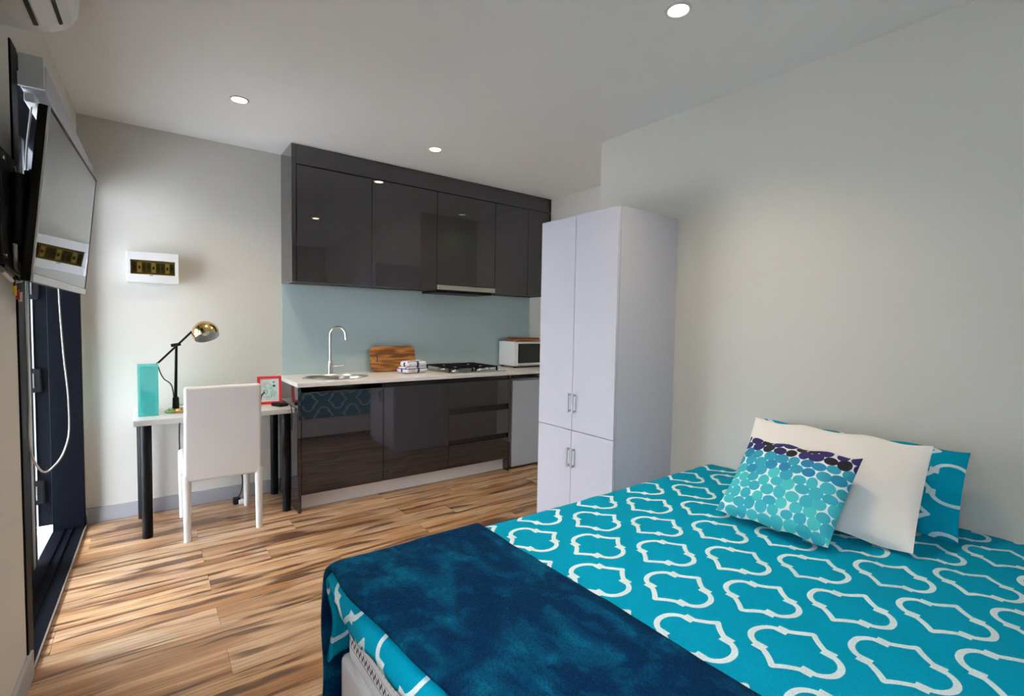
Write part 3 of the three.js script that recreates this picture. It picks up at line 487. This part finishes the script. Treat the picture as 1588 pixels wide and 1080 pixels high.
{
  const lump = (a, b) => 0.010 * (fbm(a * 2.2 + 3, b * 2.2 + 1, 64, 64, 5, 3) - 0.5) + 0.011 * (fbm(a * 3 - b * 2.2 + 20, (a + b) * 9 + 10, 256, 256, 9, 3) - 0.5) * smooth(1.0, 1.4, a);
  const duvet = thing('duvet', 'turquoise duvet cover with white trellis print spread over the bed', 'duvet', [1.5, TOP, 3.4]);
  const cr = Math.cos(0.031), sr = Math.sin(0.031);
  drape(duvet, 190, 170, (s, t) => { const b = lerp(2.36, 4.5, t), ae = lerp(0.468, 0.395, smooth(2.6, 2.84, b)) + 0.045 * smooth(2.9, 3.4, b) + 0.012 * Math.sin(b * 21); return [lerp(ae, 2.6, s), b]; }, TOP, 0.014, 0.05, lump, 'cover', M.duvet, (a, b) => { const x = a - 1.428, z = b - 3.546; return [(x * cr + z * sr) / PX, (-x * sr + z * cr) / PZ]; });
  const bl = thing('throw_blanket', 'dark teal plush throw blanket laid across the foot of the bed', 'blanket', [0.75, TOP, 3.4]);
  drape(bl, 60, 190, (s, t) => { const b = lerp(2.08, 4.6, t), ae = lerp(0.447, 0.452, smooth(2.5, 2.7, b)) + 0.045 * smooth(2.85, 3.45, b) + 0.004 * Math.sin(b * 17); return [lerp(ae, 1.016 + 0.004 * Math.sin(b * 6), s), b]; }, TOP + 0.022, 0.012, 0.066, (a, b) => lump(a, b) + 0.006 * (fbm(a * 9, b * 9, 99, 99, 4, 3) - 0.5), 'throw', M.blanket, (a, b) => [a * 1.1, b * 1.1]);
}
function pillow(o, w, h, T, n, mat, uvf, bottom, top, axis, sd) {  // bottom and top: midpoints of the long edges; axis: along the bottom edge
  const A = V(...axis).normalize(), Bm = V(...bottom), Up = V(...top).sub(Bm), Nn = A.clone().cross(Up.clone().normalize()).normalize();
  const P = [], U = [], idx = [], m = n + 1;
  for (const s of [1, -1]) for (let j = 0; j <= n; j++) for (let i = 0; i <= n; i++) {
    const u = (i / n) * 2 - 1, v = (j / n) * 2 - 1, k = Math.pow(Math.max(0, (1 - u ** 4) * (1 - v ** 4)), 0.55) * (0.72 + 0.28 * (1 - u * u) * (1 - v * v));
    const ux = u * (1 - 0.022 * (1 - v * v) * u * u), vy = v * (1 - (sd === 8 ? 0.004 : 0.034) * (1 - u * u) * v * v), sag = fbm(u * 2 + 7, v * 2 + 7, 32, 32, sd, 3) - 0.5;
    const th = s * T * k * (1 + 0.35 * sag) + 0.012 * Math.sin(u * 9 + sd) * (1 - k) * Math.abs(v), e = V(0, 0, 0).addScaledVector(A, ux * w / 2).addScaledVector(Up, vy / 2 + 0.5).add(Bm).addScaledVector(Nn, th);
    P.push(e.x, e.y, e.z); U.push(...uvf(u, v));
  }
  for (const s of [0, 1]) for (let j = 0; j < n; j++) for (let i = 0; i < n; i++) { const a = s * m * m + j * m + i, b = a + 1, c = a + m + 1, d = a + m; if (s) idx.push(a, c, b, a, d, c); else idx.push(a, b, c, a, c, d); }
  let g = new THREE.BufferGeometry(); g.setAttribute('position', new THREE.Float32BufferAttribute(P, 3)); g.setAttribute('uv', new THREE.Float32BufferAttribute(U, 2)); g.setIndex(idx); g.computeVertexNormals();
  return off(o, g);
}
{
  const p1 = thing('pillow', 'turquoise trellis-print pillow leaning on the wall behind the white pillow', 'pillow', [2.38, 0.6, 3.41]);
  part('pillowcase', pillow(p1, 0.78, 0.45, 0.052, 36, M.duvet, (u, v) => [u * 0.39 / PX + 0.62, v * 0.225 / PZ + 0.4], [2.335, 0.60, 3.41], [2.53, 0.90, 3.395], [0, 0, -1], 3), M.duvet, p1);
  const p2 = thing('pillow', 'plain white pillow leaning between the dotted cushion and turquoise pillow', 'pillow', [2.25, 0.6, 3.38]);
  part('pillowcase', pillow(p2, 0.67, 0.45, 0.062, 36, M.pillowWhite, (u, v) => [u * 1.4, v * 0.9], [2.085, 0.60, 3.40], [2.375, 0.925, 3.375], [0, 0, -1], 8), M.pillowWhite, p2);
  const p3 = thing('cushion', 'square cushion with turquoise and navy dots leaning on the white pillow', 'cushion', [2.0, 0.6, 3.34]);
  part('cushion_cover', pillow(p3, 0.415, 0.42, 0.06, 32, M.dots, (u, v) => [0.5 - u * 0.5, v * 0.5 + 0.5], [1.89, 0.605, 3.34], [2.13, 0.885, 3.355], [0, 0, -1], 15), M.dots, p3);
}

// ---------------------------------------------------------------- television on its bracket, air conditioner
{
  const t = thingL('television', 'large black flat television tilted down on the wall beside the door', 'television', [0.1, 1.48, 1.36]);
  const tz0 = 0.815, tz1 = 1.905, H = 0.6, tilt = -0.096;
  const place = (g) => { g.rotateZ(tilt); g.rotateY(-0.028); g.translate(0.084 - 0.1, 1.478 - 1.48, 1.36 - 1.36); return g; };
  const B = (x0, x1, y0, y1, z0, z1, r) => { const w = x1 - x0, h = y1 - y0, d = z1 - z0, g = r ? new RoundedBoxGeometry(w, h, d, 2, r) : new THREE.BoxGeometry(w, h, d); g.translate((x0 + x1) / 2, (y0 + y1) / 2, (z0 + z1) / 2 - 1.36); return place(g); };
  const body = part('casing', B(-0.03, -0.002, 0.0, H, tz0, tz1, 0.006), M.black, t);
  part('rear_housing', B(-0.046, -0.03, 0.06, H - 0.08, tz0 + 0.1, tz1 - 0.1, 0.01), M.black, t);
  part('far_bezel', B(-0.004, 0.002, 0.028, H, tz0, tz0 + 0.014, 0.001), M.black, t); part('top_bezel', B(-0.004, 0.002, H - 0.012, H, tz0 + 0.014, tz1 - 0.008, 0.001), M.black, t);
  part('screen', B(-0.003, 0.0008, 0.03, H - 0.012, tz0 + 0.014, tz1 - 0.012), M.screen, t, 'glossy dark screen');
  part('bottom_bezel', B(-0.004, 0.004, 0.0, 0.028, tz0 + 0.001, tz1 - 0.001, 0.002), M.brackets, t, 'silver strip below the screen');
  part('side_trim', B(-0.004, 0.002, 0.028, H, tz1 - 0.008, tz1, 0.001), M.brackets, t, 'thin silver edge');
  const m = thingL('tv_bracket', 'black swivel arm bracket holding the television to the wall', 'bracket', [0, 1.7, 1.85]);
  part('wall_plate', bx(m, 0.001, 0.018, 1.52, 1.90, 1.79, 1.99, 0.006), M.iron, m);
  part('knuckle', rod(m, [0.035, 1.60, 1.86], [0.035, 1.84, 1.86], 0.024), M.iron, m);
  part('arm', bx(m, 0.012, 0.034, 1.66, 1.78, 1.45, 1.86, 0.008), M.iron, m);
  part('head_plate', bx(m, 0.02, 0.036, 1.60, 1.86, 1.30, 1.50, 0.005), M.iron, m);
  for (const y of [1.555, 1.865]) for (const z of [1.82, 1.96]) part('bolt', rod(m, [0.018, y, z], [0.024, y, z], 0.009), M.chrome, m);
  part('side_rail', bx(m, 0.018, 0.034, 1.56, 1.90, 1.62, 1.66, 0.004), M.iron, m);
  const w = thingL('cable_bundle', 'tangle of white and black leads behind the television', 'cable', [0.02, 1.45, 1.85]);
  part('white_lead', tube(w, [[0.03, 1.60, 1.90], [0.025, 1.53, 1.86], [0.03, 1.49, 1.82], [0.025, 1.475, 1.90], [0.02, 1.50, 2.02]], 0.006, 50, 8), M.cord, w);
  part('black_lead', tube(w, [[0.035, 1.62, 1.84], [0.03, 1.55, 1.80], [0.03, 1.505, 1.76], [0.032, 1.50, 1.86], [0.02, 1.52, 2.0]], 0.006, 50, 8), M.cable, w);
  for (const [n, col, z, y] of [['yellow_plug', std(0.55, 0.42, 0.03, 0.4), 1.90, 1.448], ['red_plug', std(0.5, 0.03, 0.02, 0.4), 1.855, 1.436], ['white_plug', M.cord, 1.82, 1.43]]) { const l = part('plug_lead', tube(w, [[0.03, 1.49, z + 0.02], [0.028, 1.47, z + 0.012], [0.026, y + 0.012, z]], 0.0035, 16, 6), M.cable, w); part(n, rod(w, [0.026, y + 0.014, z], [0.024, y - 0.018, z - 0.012], 0.006, 0.005), col, l); }

  const a = thingL('air_conditioner', 'white split-system air conditioner high on the wall above the door', 'air conditioner', [0, 2.3, 2.3]);
  const prof = [[0, 2.31], [0.053, 2.313], [0.10, 2.318], [0.13, 2.325], [0.165, 2.344], [0.19, 2.37], [0.204, 2.402], [0.208, 2.45], [0.206, 2.56], [0.19, 2.60], [0.15, 2.612], [0, 2.615]];
  const s = new THREE.Shape(prof.map((p) => new THREE.Vector2(...p)));
  const g = new THREE.ExtrudeGeometry(s, { depth: 0.84, bevelEnabled: true, bevelThickness: 0.012, bevelSize: 0.006, bevelOffset: -0.006, bevelSegments: 3 }); g.translate(0, 0, 1.892);
  part('casing', off(a, g), M.plastic, a);
  const strip = (p, q, z0, z1, mat, n) => { const dx = q[0] - p[0], dy = q[1] - p[1], L = Math.hypot(dx, dy), gg = new THREE.BoxGeometry(L, 0.006, z1 - z0); gg.rotateZ(Math.atan2(dy, dx)); gg.translate((p[0] + q[0]) / 2, (p[1] + q[1]) / 2 - 0.001, (z0 + z1) / 2); part(n, off(a, gg), mat, a); };
  strip([0.096, 2.3165], [0.108, 2.319], 1.94, 2.70, M.black, 'outlet_slot'); strip([0.160, 2.340], [0.168, 2.346], 1.94, 2.70, M.black, 'outlet_slot');
  strip([0.112, 2.319], [0.156, 2.337], 1.94, 2.70, M.plastic, 'vane');
}

scene.traverse((o) => { if (o.isMesh) o.castShadow = o.receiveShadow = true; });
renderer.render(scene, camera);
